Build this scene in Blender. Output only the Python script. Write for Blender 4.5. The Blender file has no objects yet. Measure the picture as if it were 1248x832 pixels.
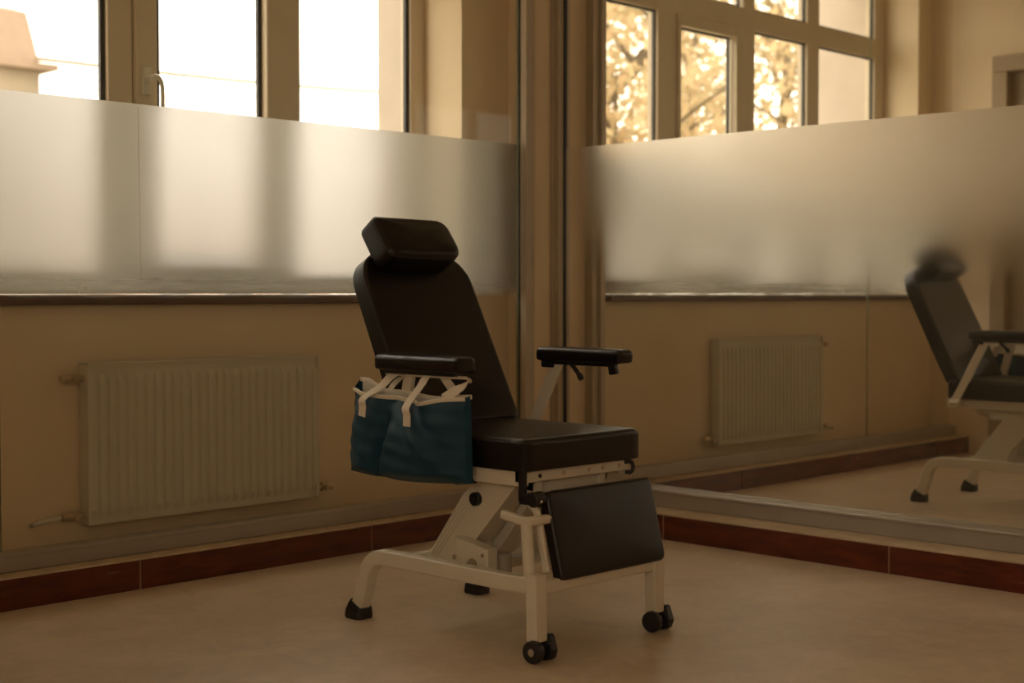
import bpy, bmesh, math, random
from mathutils import Vector, Matrix
random.seed(7)
PI = math.pi
S = bpy.context.scene
COL = S.collection
R = math.radians

# ------------------------------------------------------------------ materials
def mat(name):
    m = bpy.data.materials.new(name); m.use_nodes = True
    nt = m.node_tree
    for n in list(nt.nodes): nt.nodes.remove(n)
    out = nt.nodes.new('ShaderNodeOutputMaterial')
    return m, nt, out
def N(nt, t, **kw):
    n = nt.nodes.new(t)
    for k, v in kw.items():
        if k in n.inputs: n.inputs[k].default_value = v
        else: setattr(n, k, v)
    return n
def L(nt, a, ao, b, bi): nt.links.new(a.outputs[ao], b.inputs[bi])
def ramp(nt, stops):
    r = nt.nodes.new('ShaderNodeValToRGB'); e = r.color_ramp.elements
    while len(e) < len(stops): e.new(0.5)
    for i, (p, c) in enumerate(stops): e[i].position = p; e[i].color = (*c, 1) if len(c) == 3 else c
    return r
def surf(name, c, rough=.5, metal=0., c2=None, scale=6., bump=0., bscale=40., stretch=(1,1,1), spec=.5, coat=0., sheen=0., rvar=0.):
    m, nt, out = mat(name)
    p = N(nt, 'ShaderNodeBsdfPrincipled', Roughness=rough, Metallic=metal)
    p.inputs['Specular IOR Level'].default_value = spec
    p.inputs['Coat Weight'].default_value = coat
    p.inputs['Sheen Weight'].default_value = sheen
    tc = N(nt, 'ShaderNodeTexCoord'); mp = N(nt, 'ShaderNodeMapping'); mp.inputs['Scale'].default_value = stretch
    L(nt, tc, 'Object', mp, 'Vector')
    if c2 is None: c2 = tuple(x*.9 for x in c)
    nz = N(nt, 'ShaderNodeTexNoise', Scale=scale, Detail=6., Roughness=.6)
    L(nt, mp, 'Vector', nz, 'Vector')
    rp = ramp(nt, [(.35, c2), (.65, c)])
    L(nt, nz, 'Fac', rp, 'Fac'); L(nt, rp, 'Color', p, 'Base Color')
    if rvar:
        mr = N(nt, 'ShaderNodeMapRange'); mr.inputs['To Min'].default_value = rough-rvar; mr.inputs['To Max'].default_value = rough+rvar
        L(nt, nz, 'Fac', mr, 'Value'); L(nt, mr, 'Result', p, 'Roughness')
    if bump:
        b = N(nt, 'ShaderNodeBump', Strength=bump, Distance=.01)
        n2 = N(nt, 'ShaderNodeTexNoise', Scale=bscale, Detail=5.)
        L(nt, mp, 'Vector', n2, 'Vector'); L(nt, n2, 'Fac', b, 'Height'); L(nt, b, 'Normal', p, 'Normal')
    L(nt, p, 'BSDF', out, 'Surface')
    return m
M = {}
M['wall'] = surf('plaster', (.80,.655,.465), .85, c2=(.765,.62,.43), scale=1.6, bump=.10, bscale=60)
M['wall_ext'] = surf('facade_plaster', (.52,.45,.39), .9, c2=(.49,.42,.36), bump=.1, bscale=50)
M['ceil'] = surf('ceiling_paint', (.78,.70,.56), .9)
M['tile'] = surf('red_tile', (.150,.026,.008), .25, c2=(.075,.012,.005), scale=5, stretch=(1,1,6), rvar=.06)
M['grout'] = surf('grout', (.40,.22,.12), .8)
M['ledge'] = surf('stone_ledge', (.62,.49,.33), .6, c2=(.50,.38,.24), scale=14, stretch=(1,1,4), bump=.15)
M['alu'] = surf('brushed_aluminium', (.50,.46,.41), .42, .55, c2=(.44,.40,.35), scale=3)
M['alu_dark'] = surf('anodised_frame', (.50,.42,.31), .45, .15)
M['gasket'] = surf('rubber_gasket', (.02,.02,.02), .5)
M['pvc'] = surf('window_paint', (.66,.56,.42), .42, c2=(.62,.52,.38))
M['sill'] = surf('dark_wood_sill', (.10,.035,.022), .35, c2=(.06,.02,.012), scale=8, stretch=(.3,6,6))
M['enamel'] = surf('radiator_enamel', (.66,.62,.52), .4, c2=(.62,.58,.47))
M['brass'] = surf('nickel_valve', (.62,.50,.34), .35, .8)
M['leather'] = surf('dark_leather', (.0065,.0034,.0024), .33, c2=(.0045,.0025,.0018), scale=9, bump=.05, bscale=420, spec=.42)
M['piping'] = surf('leather_piping', (.024,.016,.012), .4)
M['paint'] = surf('cream_enamel_steel', (.70,.63,.50), .38, c2=(.66,.59,.46), scale=4, bump=.02, bscale=200)
M['paint_d'] = surf('grey_enamel_steel', (.46,.42,.33), .42)
M['steel'] = surf('chromed_steel', (.7,.66,.6), .2, 1.)
M['rubber'] = surf('black_rubber', (.014,.011,.010), .5, bump=.05, bscale=150)
M['plastic'] = surf('black_plastic', (.012,.011,.013), .3)
M['bagblue'] = surf('blue_canvas', (.010,.058,.098), .55, c2=(.006,.040,.070), scale=5, bump=.25, bscale=700, spec=.3)
M['bagwhite'] = surf('cream_webbing', (.80,.70,.57), .7, c2=(.74,.64,.50), bump=.2, bscale=500)
M['lining'] = surf('pale_lining', (.70,.64,.54), .8)
M['door'] = surf('painted_door', (.40,.30,.19), .5, c2=(.36,.27,.16))
M['ground'] = surf('outside_ground', (.36,.31,.23), .95, c2=(.28,.26,.17), scale=.8)
M['bark'] = surf('bark', (.16,.12,.08), .9, c2=(.10,.08,.055), scale=10, bump=.4, bscale=30)
M['roof'] = surf('roof_sheet', (.27,.19,.135), .7, c2=(.23,.165,.12))
M['house'] = surf('house_render', (.30,.24,.18), .9, c2=(.22,.18,.13), scale=.6, bump=.3, bscale=8)
M['pink'] = surf('pink_render', (.72,.50,.42), .9)
M['carpaint'] = surf('white_car_paint', (.82,.81,.78), .25, coat=.5)
M['darkglass'] = surf('car_glass', (.03,.035,.04), .08)
M['bench'] = surf('pale_slats', (.68,.58,.42), .5)

def floor_mat():
    m, nt, out = mat('linoleum')
    p = N(nt, 'ShaderNodeBsdfPrincipled', Roughness=.36)
    tc = N(nt, 'ShaderNodeTexCoord')
    a = N(nt, 'ShaderNodeTexNoise', Scale=1.1, Detail=8., Roughness=.65, Distortion=.6)
    b = N(nt, 'ShaderNodeTexNoise', Scale=9., Detail=8., Roughness=.7, Distortion=1.2)
    L(nt, tc, 'Object', a, 'Vector'); L(nt, tc, 'Object', b, 'Vector')
    mx = N(nt, 'ShaderNodeMix', data_type='FLOAT'); mx.inputs[0].default_value = .45
    L(nt, a, 'Fac', mx, 2); L(nt, b, 'Fac', mx, 3)
    rp = ramp(nt, [(.32, (.44,.335,.225)), (.5, (.60,.47,.325)), (.68, (.74,.59,.42))])
    L(nt, mx, 0, rp, 'Fac'); L(nt, rp, 'Color', p, 'Base Color')
    mr = N(nt, 'ShaderNodeMapRange'); mr.inputs['To Min'].default_value = .28; mr.inputs['To Max'].default_value = .5
    L(nt, b, 'Fac', mr, 'Value'); L(nt, mr, 'Result', p, 'Roughness')
    bp = N(nt, 'ShaderNodeBump', Strength=.06, Distance=.01); L(nt, b, 'Fac', bp, 'Height'); L(nt, bp, 'Normal', p, 'Normal')
    L(nt, p, 'BSDF', out, 'Surface')
    return m
M['floor'] = floor_mat()

def clear_glass(name, refl=.06, tint=(.97,.985,.96), haze=0.):
    m, nt, out = mat(name)
    t = N(nt, 'ShaderNodeBsdfTransparent', Color=(*tint, 1))
    g = N(nt, 'ShaderNodeBsdfGlossy', Roughness=.0)
    mx = N(nt, 'ShaderNodeMixShader', Fac=refl)
    L(nt, t, 0, mx, 1); L(nt, g, 0, mx, 2)
    last = mx
    if haze:
        d = N(nt, 'ShaderNodeBsdfDiffuse', Color=(.75,.75,.62,1))
        tc = N(nt, 'ShaderNodeTexCoord'); nz = N(nt, 'ShaderNodeTexNoise', Scale=2.2, Detail=7.)
        L(nt, tc, 'Object', nz, 'Vector')
        mr = N(nt, 'ShaderNodeMapRange'); mr.inputs['From Min'].default_value = .35; mr.inputs['From Max'].default_value = .8
        mr.inputs['To Min'].default_value = haze*.4; mr.inputs['To Max'].default_value = haze*1.4
        L(nt, nz, 'Fac', mr, 'Value')
        m2 = N(nt, 'ShaderNodeMixShader'); L(nt, mr, 'Result', m2, 0); L(nt, mx, 0, m2, 1); L(nt, d, 0, m2, 2)
        last = m2
    L(nt, last, 0, out, 'Surface')
    return m
M['glass'] = clear_glass('partition_glass', .006, (.99,.99,.975), .045)
M['pane'] = clear_glass('window_glass', .03, (1,1,1))
M['glass_edge'] = surf('glass_edge_green', (.22,.23,.15), .2)

def world_z(nt):
    g = N(nt, 'ShaderNodeNewGeometry'); s = N(nt, 'ShaderNodeSeparateXYZ'); L(nt, g, 'Position', s, 'Vector')
    return g, s
def frost_mat():
    m, nt, out = mat('frosted_film')
    g, s = world_z(nt)
    nz = N(nt, 'ShaderNodeTexNoise', Scale=5., Detail=3.); L(nt, g, 'Position', nz, 'Vector')
    ad = N(nt, 'ShaderNodeMath', operation='MULTIPLY_ADD'); L(nt, nz, 'Fac', ad, 0); ad.inputs[1].default_value = .03; L(nt, s, 'Z', ad, 2)
    mr = N(nt, 'ShaderNodeMapRange'); L(nt, ad, 0, mr, 'Value')
    mr.inputs['From Min'].default_value = 1.00; mr.inputs['From Max'].default_value = 1.12
    rr = N(nt, 'ShaderNodeMapRange'); L(nt, mr, 'Result', rr, 'Value'); rr.inputs['To Min'].default_value = .0; rr.inputs['To Max'].default_value = .50
    rf = N(nt, 'ShaderNodeBsdfRefraction', IOR=1.25, Color=(.615,.615,.63,1)); L(nt, rr, 'Result', rf, 'Roughness')
    tl = N(nt, 'ShaderNodeBsdfTranslucent', Color=(.9,.85,.72,1))
    df = N(nt, 'ShaderNodeBsdfDiffuse', Color=(.8,.78,.66,1))
    a = N(nt, 'ShaderNodeMixShader', Fac=.25); L(nt, tl, 0, a, 1); L(nt, df, 0, a, 2)
    b = N(nt, 'ShaderNodeMixShader', Fac=.26); L(nt, rf, 0, b, 1); L(nt, a, 0, b, 2)
    tr = N(nt, 'ShaderNodeBsdfTransparent')
    sf_ = N(nt, 'ShaderNodeMath', operation='MULTIPLY'); sf_.use_clamp = True; L(nt, mr, 'Result', sf_, 0); sf_.inputs[1].default_value = 2.2
    c = N(nt, 'ShaderNodeMixShader'); L(nt, sf_, 0, c, 0); L(nt, tr, 0, c, 1); L(nt, b, 0, c, 2)
    L(nt, c, 0, out, 'Surface')
    return m
M['frost'] = frost_mat()
def mirror_mat(name, frost):
    m, nt, out = mat(name)
    g, s = world_z(nt)
    nz = N(nt, 'ShaderNodeTexNoise', Scale=3.5, Detail=7., Roughness=.65); L(nt, g, 'Position', nz, 'Vector')
    gl = N(nt, 'ShaderNodeBsdfGlossy', Color=(.95,.935,.89,1), Roughness=.0)
    df = N(nt, 'ShaderNodeBsdfDiffuse', Color=(.62,.58,.46,1))
    mx = N(nt, 'ShaderNodeMixShader')
    if frost:
        ad = N(nt, 'ShaderNodeMath', operation='MULTIPLY_ADD'); L(nt, nz, 'Fac', ad, 0); ad.inputs[1].default_value = .10; L(nt, s, 'Z', ad, 2)
        mr = N(nt, 'ShaderNodeMapRange'); mr.interpolation_type = 'SMOOTHSTEP'; L(nt, ad, 0, mr, 'Value')
        mr.inputs['From Min'].default_value = .95; mr.inputs['From Max'].default_value = 1.55
        mr.inputs['To Min'].default_value = 0.; mr.inputs['To Max'].default_value = 1.
        rr = N(nt, 'ShaderNodeMath', operation='MULTIPLY'); L(nt, mr, 'Result', rr, 0); rr.inputs[1].default_value = .268
        L(nt, rr, 0, gl, 'Roughness')
        hz = N(nt, 'ShaderNodeMath', operation='MULTIPLY_ADD'); L(nt, mr, 'Result', hz, 0); hz.inputs[1].default_value = .06; hz.inputs[2].default_value = .06
        L(nt, hz, 0, mx, 0)
    else:
        mr = N(nt, 'ShaderNodeMapRange'); L(nt, nz, 'Fac', mr, 'Value')
        mr.inputs['From Min'].default_value = .4; mr.inputs['From Max'].default_value = .75; mr.inputs['To Min'].default_value = .05; mr.inputs['To Max'].default_value = .08
        L(nt, mr, 'Result', mx, 0)
    L(nt, gl, 0, mx, 1); L(nt, df, 0, mx, 2)
    L(nt, mx, 0, out, 'Surface')
    return m
M['mirror'] = mirror_mat('reflective_glass', False)
M['mirror_frost'] = mirror_mat('frosted_reflective_film', True)

def leaf_mat():
    m, nt, out = mat('autumn_leaf')
    oi = N(nt, 'ShaderNodeNewGeometry')
    rp = ramp(nt, [(0, (.40,.33,.20)), (.4, (.52,.41,.26)), (.75, (.58,.43,.27)), (1, (.44,.39,.25))])
    L(nt, oi, 'Random Per Island', rp, 'Fac')
    d = N(nt, 'ShaderNodeBsdfDiffuse'); t = N(nt, 'ShaderNodeBsdfTranslucent')
    L(nt, rp, 'Color', d, 'Color'); L(nt, rp, 'Color', t, 'Color')
    a = N(nt, 'ShaderNodeMixShader', Fac=.5); L(nt, d, 0, a, 1); L(nt, t, 0, a, 2); L(nt, a, 0, out, 'Surface')
    return m
M['leaf'] = leaf_mat()

# ------------------------------------------------------------------ mesh helpers
def root_loc(o):
    v = Vector((0,0,0))
    while o is not None: v += o.location; o = o.parent
    return v
def obj(name, bm, m, parent=None, smooth=False, loc=None, angle=35):
    """link bm (world coordinates) as ONE mesh object"""
    bmesh.ops.recalc_face_normals(bm, faces=bm.faces[:])
    off = Vector(loc) if loc is not None else (root_loc(parent) if parent else Vector((0,0,0)))
    bmesh.ops.translate(bm, verts=bm.verts[:], vec=-off)
    me = bpy.data.meshes.new(name); bm.to_mesh(me); bm.free()
    for mm in (m if isinstance(m, (list, tuple)) else [m]): me.materials.append(mm)
    if smooth:
        for p in me.polygons: p.use_smooth = True
        try: me.set_sharp_from_angle(angle=R(angle))
        except Exception: pass
    o = bpy.data.objects.new(name, me); COL.objects.link(o)
    if smooth:
        md = o.modifiers.new('weighted_normals', 'WEIGHTED_NORMAL'); md.keep_sharp = True
    if parent is not None:
        o.parent = parent
        o.location = off - root_loc(parent)
    else: o.location = off
    return o
def tag(o, label=None, cat=None, group=None, kind=None):
    if label: o['label'] = label
    if cat: o['category'] = cat
    if group: o['group'] = group
    if kind: o['kind'] = kind
    return o
def empty(name, loc, label=None, cat=None, group=None, kind=None):
    o = bpy.data.objects.new(name, None); COL.objects.link(o); o.location = loc; o.empty_display_size = .1
    return tag(o, label, cat, group, kind)
def BM(): return bmesh.new()
def box(bm, x0, x1, y0, y1, z0, z1, bev=0., mi=0, seg=2):
    mtx = Matrix.Translation(((x0+x1)/2, (y0+y1)/2, (z0+z1)/2)) @ Matrix.Diagonal((abs(x1-x0), abs(y1-y0), abs(z1-z0), 1))
    r = bmesh.ops.create_cube(bm, size=1, matrix=mtx)
    vs = r['verts']; fs = list({f for v in vs for f in v.link_faces})
    for f in fs: f.material_index = mi
    if bev > 0:
        es = list({e for v in vs for e in v.link_edges})
        rr = bmesh.ops.bevel(bm, geom=es, offset=bev, segments=seg, profile=.5, affect='EDGES', clamp_overlap=True)
        for f in rr['faces']: f.material_index = mi
def obox(bm, c, ax, ay, az, sx, sy, sz, bev=0., seg=2, mi=0):
    """oriented box: axes are unit vectors"""
    ax, ay, az = Vector(ax), Vector(ay), Vector(az)
    m = Matrix.Identity(4)
    for i in range(3): m[i][0] = ax[i]*sx; m[i][1] = ay[i]*sy; m[i][2] = az[i]*sz; m[i][3] = c[i]
    r = bmesh.ops.create_cube(bm, size=1, matrix=m); vs = r['verts']
    for f in {f for v in vs for f in v.link_faces}: f.material_index = mi
    if bev > 0:
        es = list({e for v in vs for e in v.link_edges})
        rr = bmesh.ops.bevel(bm, geom=es, offset=bev, segments=seg, profile=.5, affect='EDGES', clamp_overlap=True)
        for f in rr['faces']: f.material_index = mi
def bar(bm, a, b, w, h, up=(0,0,1), bev=.004, seg=2):
    a, b = Vector(a), Vector(b); d = (b-a).normalized(); up = Vector(up)
    s = d.cross(up).normalized(); u = s.cross(d).normalized()
    obox(bm, (a+b)/2, d, s, u, (b-a).length, w, h, bev, seg)
def cyl(bm, a, b, r, r2=None, n=24, bev=0., cap=True):
    a, b = Vector(a), Vector(b); d = b-a
    q = d.to_track_quat('Z', 'Y').to_matrix().to_4x4()
    res = bmesh.ops.create_cone(bm, cap_ends=cap, cap_tris=False, segments=n, radius1=r, radius2=r if r2 is None else r2, depth=d.length,
                                matrix=Matrix.Translation((a+b)/2) @ q)
    if bev > 0:
        es = [e for e in {e for v in res['verts'] for e in v.link_edges} if len(e.link_faces) == 2 and any(len(f.verts) > 4 for f in e.link_faces)]
        bmesh.ops.bevel(bm, geom=es, offset=bev, segments=3, profile=.5, affect='EDGES', clamp_overlap=True)
def smooth_path(pts, k=6):
    P = [Vector(p) for p in pts]; out = []
    for i in range(len(P)-1):
        p0 = P[i-1] if i else P[0]*2-P[1]; p1 = P[i]; p2 = P[i+1]; p3 = P[i+2] if i+2 < len(P) else P[-1]*2-P[-2]
        for j in range(k):
            t = j/k
            out.append(.5*((2*p1)+(p2-p0)*t+(2*p0-5*p1+4*p2-p3)*t*t+(3*p1-p0-3*p2+p3)*t**3))
    out.append(P[-1]); return out
def sweep(bm, pts, section, up=(0,0,1), cap=True, closed=False, scale=None):
    """section: list of (a,b) offsets across (side, up)"""
    P = [Vector(p) for p in pts]; n = len(P); rings = []; up = Vector(up); lastu = None
    for i, p in enumerate(P):
        if closed: d = (P[(i+1) % n]-P[i-1]).normalized()
        else: d = (P[min(i+1, n-1)]-P[max(i-1, 0)]).normalized()
        u0 = lastu if lastu is not None else up
        s = d.cross(u0)
        if s.length < 1e-5: s = d.cross(Vector((0.3,1,.2)))
        s.normalize(); u = s.cross(d).normalized()
        lastu = u if up.length < .5 or lastu is not None else u
        k = scale[i] if scale else 1
        rings.append([bm.verts.new(p+s*a*k+u*b*k) for a, b in section])
    m = len(section)
    rng = range(n if closed else n-1)
    for i in rng:
        A, B = rings[i], rings[(i+1) % n]
        for j in range(m): bm.faces.new((A[j], A[(j+1) % m], B[(j+1) % m], B[j]))
    if cap and not closed:
        bm.faces.new(rings[0][::-1]); bm.faces.new(rings[-1])
def circ(r, n=10): return [(r*math.cos(2*PI*i/n), r*math.sin(2*PI*i/n)) for i in range(n)]
def rrect(w, h, r, k=3):
    out = []
    for cx, cy, a0 in ((w/2-r, h/2-r, 0), (-w/2+r, h/2-r, 90), (-w/2+r, -h/2+r, 180), (w/2-r, -h/2+r, 270)):
        for i in range(k+1):
            a = R(a0+90*i/k); out.append((cx+r*math.cos(a), cy+r*math.sin(a)))
    return out
def round_poly(corners, k=6):
    """corners: (x, y, radius); rounded convex polygon"""
    out = []; n = len(corners)
    for i, (x, y, r) in enumerate(corners):
        p = Vector((x, y)); a = Vector(corners[i-1][:2]); b = Vector(corners[(i+1) % n][:2])
        da = (a-p).normalized(); db = (b-p).normalized()
        ang = math.acos(max(-1, min(1, da.dot(db)))); t = r/math.tan(ang/2)
        pa = p+da*t; pb = p+db*t; c = p+(da+db).normalized()*(r/math.sin(ang/2))
        a0 = math.atan2(*(pa-c).yx); a1 = math.atan2(*(pb-c).yx)
        while a1-a0 > PI: a1 -= 2*PI
        while a1-a0 < -PI: a1 += 2*PI
        for j in range(k+1):
            q = a0+(a1-a0)*j/k; out.append((c.x+r*math.cos(q), c.y+r*math.sin(q)))
    return out
def resample(poly, n):
    P = [Vector(p) for p in poly]; Ls = [(P[(i+1) % len(P)]-P[i]).length for i in range(len(P))]; T = sum(Ls)
    out = []; i = 0; acc = 0
    for k in range(n):
        s = T*k/n
        while acc+Ls[i] < s: acc += Ls[i]; i += 1
        f = (s-acc)/Ls[i] if Ls[i] else 0
        out.append(tuple(P[i].lerp(P[(i+1) % len(P)], f)))
    return out
def cushion(bm, outline, O, A, B, C, thick, er=.015, crown=.01, back_er=.006, dense=80):
    """padded slab: outline in (a,b), front face along +C"""
    O, A, B, C = Vector(O), Vector(A), Vector(B), Vector(C)
    pts = [Vector(p) for p in resample(outline, dense)]; n = len(pts)
    cen = sum(pts, Vector((0,0)))/n
    nor = []
    for i in range(n):
        d = (pts[(i+1) % n]-pts[i-1]).normalized(); q = Vector((d.y, -d.x))
        if q.dot(pts[i]-cen) < 0: q = -q
        nor.append(q)
    def ring(ins, c, sc=None):
        vs = []
        for p, q in zip(pts, nor):
            w = p-q*ins if sc is None else cen+(p-q*er-cen)*sc
            vs.append(bm.verts.new(O+A*w.x+B*w.y+C*c))
        return vs
    rings = [ring(back_er, 0), ring(back_er*.3, back_er*.3), ring(0, back_er)]
    rings.append(ring(0, thick-er))
    for j in range(1, 7):
        a = PI/2*j/6; rings.append(ring(er*(1-math.cos(a)), thick-er+er*math.sin(a)))
    for sc in (.92, .8, .6, .4, .2):
        rings.append(ring(0, thick+crown*(1-sc**2.2), sc))
    for a, b in zip(rings, rings[1:]):
        for i in range(n): bm.faces.new((a[i], a[(i+1) % n], b[(i+1) % n], b[i]))
    bm.faces.new(rings[0][::-1])
    cv = bm.verts.new(O+A*cen.x+B*cen.y+C*(thick+crown)); l = rings[-1]
    for i in range(n): bm.faces.new((l[i], l[(i+1) % n], cv))
    return [O+A*(p-q*er*.12).x+B*(p-q*er*.12).y+C*(thick-er*.6) for p, q in zip(pts, nor)]
def ribbon(bm, path, width, th=.0022, k=6):
    """path: list of (point, width direction)"""
    P = smooth_path([p for p, w in path], k); W = smooth_path([Vector(w).normalized() for p, w in path], k)
    rings = []
    for i, p in enumerate(P):
        d = (P[min(i+1, len(P)-1)]-P[max(i-1, 0)]).normalized(); w = (W[i]-d*W[i].dot(d)).normalized(); nn = d.cross(w)
        a, b = w*width/2, nn*th/2
        rings.append([bm.verts.new(p+x) for x in (a+b, -a+b, -a-b, a-b)])
    for A_, B_ in zip(rings, rings[1:]):
        for j in range(4): bm.faces.new((A_[j], A_[(j+1) % 4], B_[(j+1) % 4], B_[j]))
    bm.faces.new(rings[0][::-1]); bm.faces.new(rings[-1])

def yzplate(bm, x0, x1, poly, bev=0.):
    f0 = [bm.verts.new((x0, y, z)) for y, z in poly]; f1 = [bm.verts.new((x1, y, z)) for y, z in poly]
    n = len(poly); fs = [bm.faces.new(f0), bm.faces.new(f1[::-1])]
    for i in range(n): bm.faces.new((f0[i], f1[i], f1[(i+1) % n], f0[(i+1) % n]))
    if bev:
        es = [e for f in fs for e in f.edges]
        bmesh.ops.bevel(bm, geom=es, offset=bev, segments=3, profile=.5, affect='EDGES', clamp_overlap=True)

# ------------------------------------------------------------------ setting
YW, YG, XM = 4.56, 4.42, 4.82          # window wall, clear partition, reflective partition
H = 3.35
WX0, WX1, WZ0, WZ1 = 1.32, 4.338, 1.0, 3.12
def struct(name, bm, m, parent=None): return tag(obj(name, bm, m, parent), kind='structure' if parent is None else None)

b = BM(); box(b, -2.8, 5.1, -2.8, 5.1, -.12, 0); struct('floor', b, M['floor'])
b = BM(); box(b, -2.8, 5.1, -2.8, 5.1, H, H+.12); struct('ceiling', b, M['ceil'])
b = BM()
for ya, yb, mi in ((YW, 4.875, 0), (4.875, 5.12, 1)):
    box(b, .9, WX0, ya, yb, 0, H, mi=mi); box(b, WX1, 5.1, ya, yb, 0, H, mi=mi); box(b, WX0, WX1, ya, yb, 0, WZ0-.04, mi=mi); box(b, WX0, WX1, ya, yb, WZ1, H, mi=mi)
box(b, .9, WX0, 5.12, 5.32, -.6, H+.5, mi=1)
struct('wall_window_side', b, [M['wall'], M['wall_ext']])
b = BM(); box(b, 4.87, 5.1, -2.8, YW, 0, H); struct('wall_right', b, M['wall'])
BW = ((-2.45, -.55),)
b = BM(); box(b, -2.8, 4.87, -2.8, -2.6, 0, 2.25); box(b, -2.8, 4.87, -2.8, -2.6, 3.1, H)
for x0, x1 in ((-2.8, -2.45), (-.55, 4.87)): box(b, x0, x1, -2.8, -2.6, 2.25, 3.1)
struct('wall_back', b, M['wall'])
for i, (x0, x1) in enumerate(BW):
    b = BM()
    for x in (x0+.05, (x0+x1)/2, x1-.05): box(b, x-.05, x+.05, -2.75, -2.68, 2.25, 3.1)
    box(b, x0+.1, x1-.1, -2.745, -2.685, 2.25, 2.32); box(b, x0+.1, x1-.1, -2.745, -2.685, 3.03, 3.1)
    struct('window_%d' % (i+3), b, M['pvc'])  # high rear window, out of view, added to let in fill light
LW = (-1.0, .75, 1.45, 2.7)  # unseen left-wall window, put in for fill light
b = BM(); box(b, -2.8, -2.6, -2.6, LW[0], 0, H); box(b, -2.8, -2.6, LW[1], 3.0, 0, H); box(b, -2.8, -2.6, LW[0], LW[1], 0, LW[2]); box(b, -2.8, -2.6, LW[0], LW[1], LW[3], H)
struct('wall_left', b, M['wall'])
b = BM()
for y in (LW[0]+.05, (LW[0]+LW[1])/2, LW[1]-.05): box(b, -2.75, -2.68, y-.05, y+.05, LW[2], LW[3])
box(b, -2.745, -2.685, LW[0]+.1, LW[1]-.1, LW[2], LW[2]+.08); box(b, -2.745, -2.685, LW[0]+.1, LW[1]-.1, LW[3]-.08, LW[3])
struct('window_4', b, M['pvc'])
# end wall beside the glazed bay, with a door, seen in the reflective pane; near end lengthened unseen to shade the floor
b = BM(); box(b, .95, 1.13, 4.13, YW, 0, H); box(b, .95, 1.13, 2.5, 3.2, 0, H); box(b, .95, 1.13, 3.2, 4.13, 2.42, H); struct('wall_end', b, M['wall'])
dr = empty('door_1', (1.13, 3.66, 0), kind='structure')
b = BM()
box(b, 1.02, 1.155, 4.05, 4.15, 0, 2.37, .006); box(b, 1.02, 1.155, 3.18, 3.28, 0, 2.37, .006); box(b, 1.02, 1.155, 3.18, 4.15, 2.37, 2.47, .006)
obj('door_frame', b, M['door'], dr)
b = BM(); box(b, 1.04, 1.08, 3.28, 4.05, .01, 2.38)
for z0, z1 in ((.2, .9), (1.05, 1.6), (1.75, 2.25)): box(b, 1.075, 1.092, 3.40, 3.93, z0, z1, .008)
leaf = obj('door_leaf', b, M['door'], dr)
b = BM(); cyl(b, (1.08, 3.36, 1.0), (1.13, 3.36, 1.0), .011); cyl(b, (1.13, 3.35, 1.0), (1.13, 3.47, 1.0), .009); obj('door_handle', b, M['steel'], leaf)
# front wall of the neighbouring part of the room, with an unseen window added as fill light from the left
W2 = (-1.2, .1, 1.0, 3.0)
b = BM()
box(b, -2.8, W2[0], 3.0, 3.4, 0, H); box(b, W2[1], .95, 3.0, 3.4, 0, H); box(b, W2[0], W2[1], 3.0, 3.4, 0, W2[2]); box(b, W2[0], W2[1], 3.0, 3.4, W2[3], H)
struct('wall_front', b, M['wall'])
b = BM(); fx = [W2[0], (W2[0]+W2[1])/2, W2[1]]
for x in fx: box(b, x-.05, x+.05, 3.22, 3.29, W2[2], W2[3])
box(b, W2[0], W2[1], 3.22, 3.29, W2[2], W2[2]+.08); box(b, W2[0], W2[1], 3.22, 3.29, W2[3]-.08, W2[3]); box(b, W2[0], W2[1], 3.22, 3.29, 2.4, 2.5)
w2 = tag(obj('window_2', b, M['pvc']), kind='structure')

# tiled kerb under both partitions
def kerb(name, along, segs, face, back):
    b = BM()
    for s0, s1 in segs:
        if along == 'x': box(b, s0+.004, s1-.004, face, face+.02, 0, .099, .002)
        else: box(b, face, face+.02, s0+.004, s1-.004, 0, .099, .002)
    lo, hi = segs[0][0], segs[-1][1]
    if along == 'x':
        box(b, lo, hi, face+.004, face+.03, 0, .097, 0, 1); box(b, lo, hi, face+.03, YW-.001, 0, .1, 0, 2); box(b, lo, hi, face+.001, face+.03, .0985, .106, .002, 2)
    else:
        box(b, face+.004, face+.03, lo, hi, 0, .097, 0, 1); box(b, face+.03, 4.869, lo, hi, 0, .1, 0, 2); box(b, face+.001, face+.03, lo, hi, .0985, .106, .002, 2)
    return tag(obj(name, b, [M['tile'], M['grout'], M['ledge']]), kind='structure')
kerb('baseboard_left', 'x', [(1.135, 1.55), (1.55, 2.575), (2.575, 3.595), (3.595, 4.60)], 4.285, YW)
kerb('baseboard_right', 'y', [(-2.59, -1.5), (-1.5, -.47), (-.47, .56), (.56, 1.59), (1.59, 2.615), (2.615, 3.64), (3.64, 4.284)], 4.59, 4.86)

# window
win = empty('window_1', (2.83, 4.83, WZ0), kind='structure')
FY0, FY1 = 4.80, 4.87
b = BM()
box(b, WX0, 1.44, FY0, FY1, WZ0, WZ1, .004); box(b, 4.257, WX1, FY0, FY1, WZ0, WZ1, .004)
box(b, 1.44, 4.257, FY0, FY1, WZ0, WZ0+.075, .004); box(b, 1.44, 4.257, FY0, FY1, WZ1-.07, WZ1, .004)
obj('frame', b, M['pvc'], win)
for x0, x1 in ((2.09, 2.22), (2.762, 2.866), (3.49, 3.645)):
    b = BM(); box(b, x0, x1, FY0-.004, FY1, WZ0+.07, WZ1-.07, .006); obj('mullion', b, M['pvc'], win)
b = BM(); box(b, 1.44, 4.257, FY0-.002, FY1, 2.50, 2.62, .006); obj('transom', b, M['pvc'], win)
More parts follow.
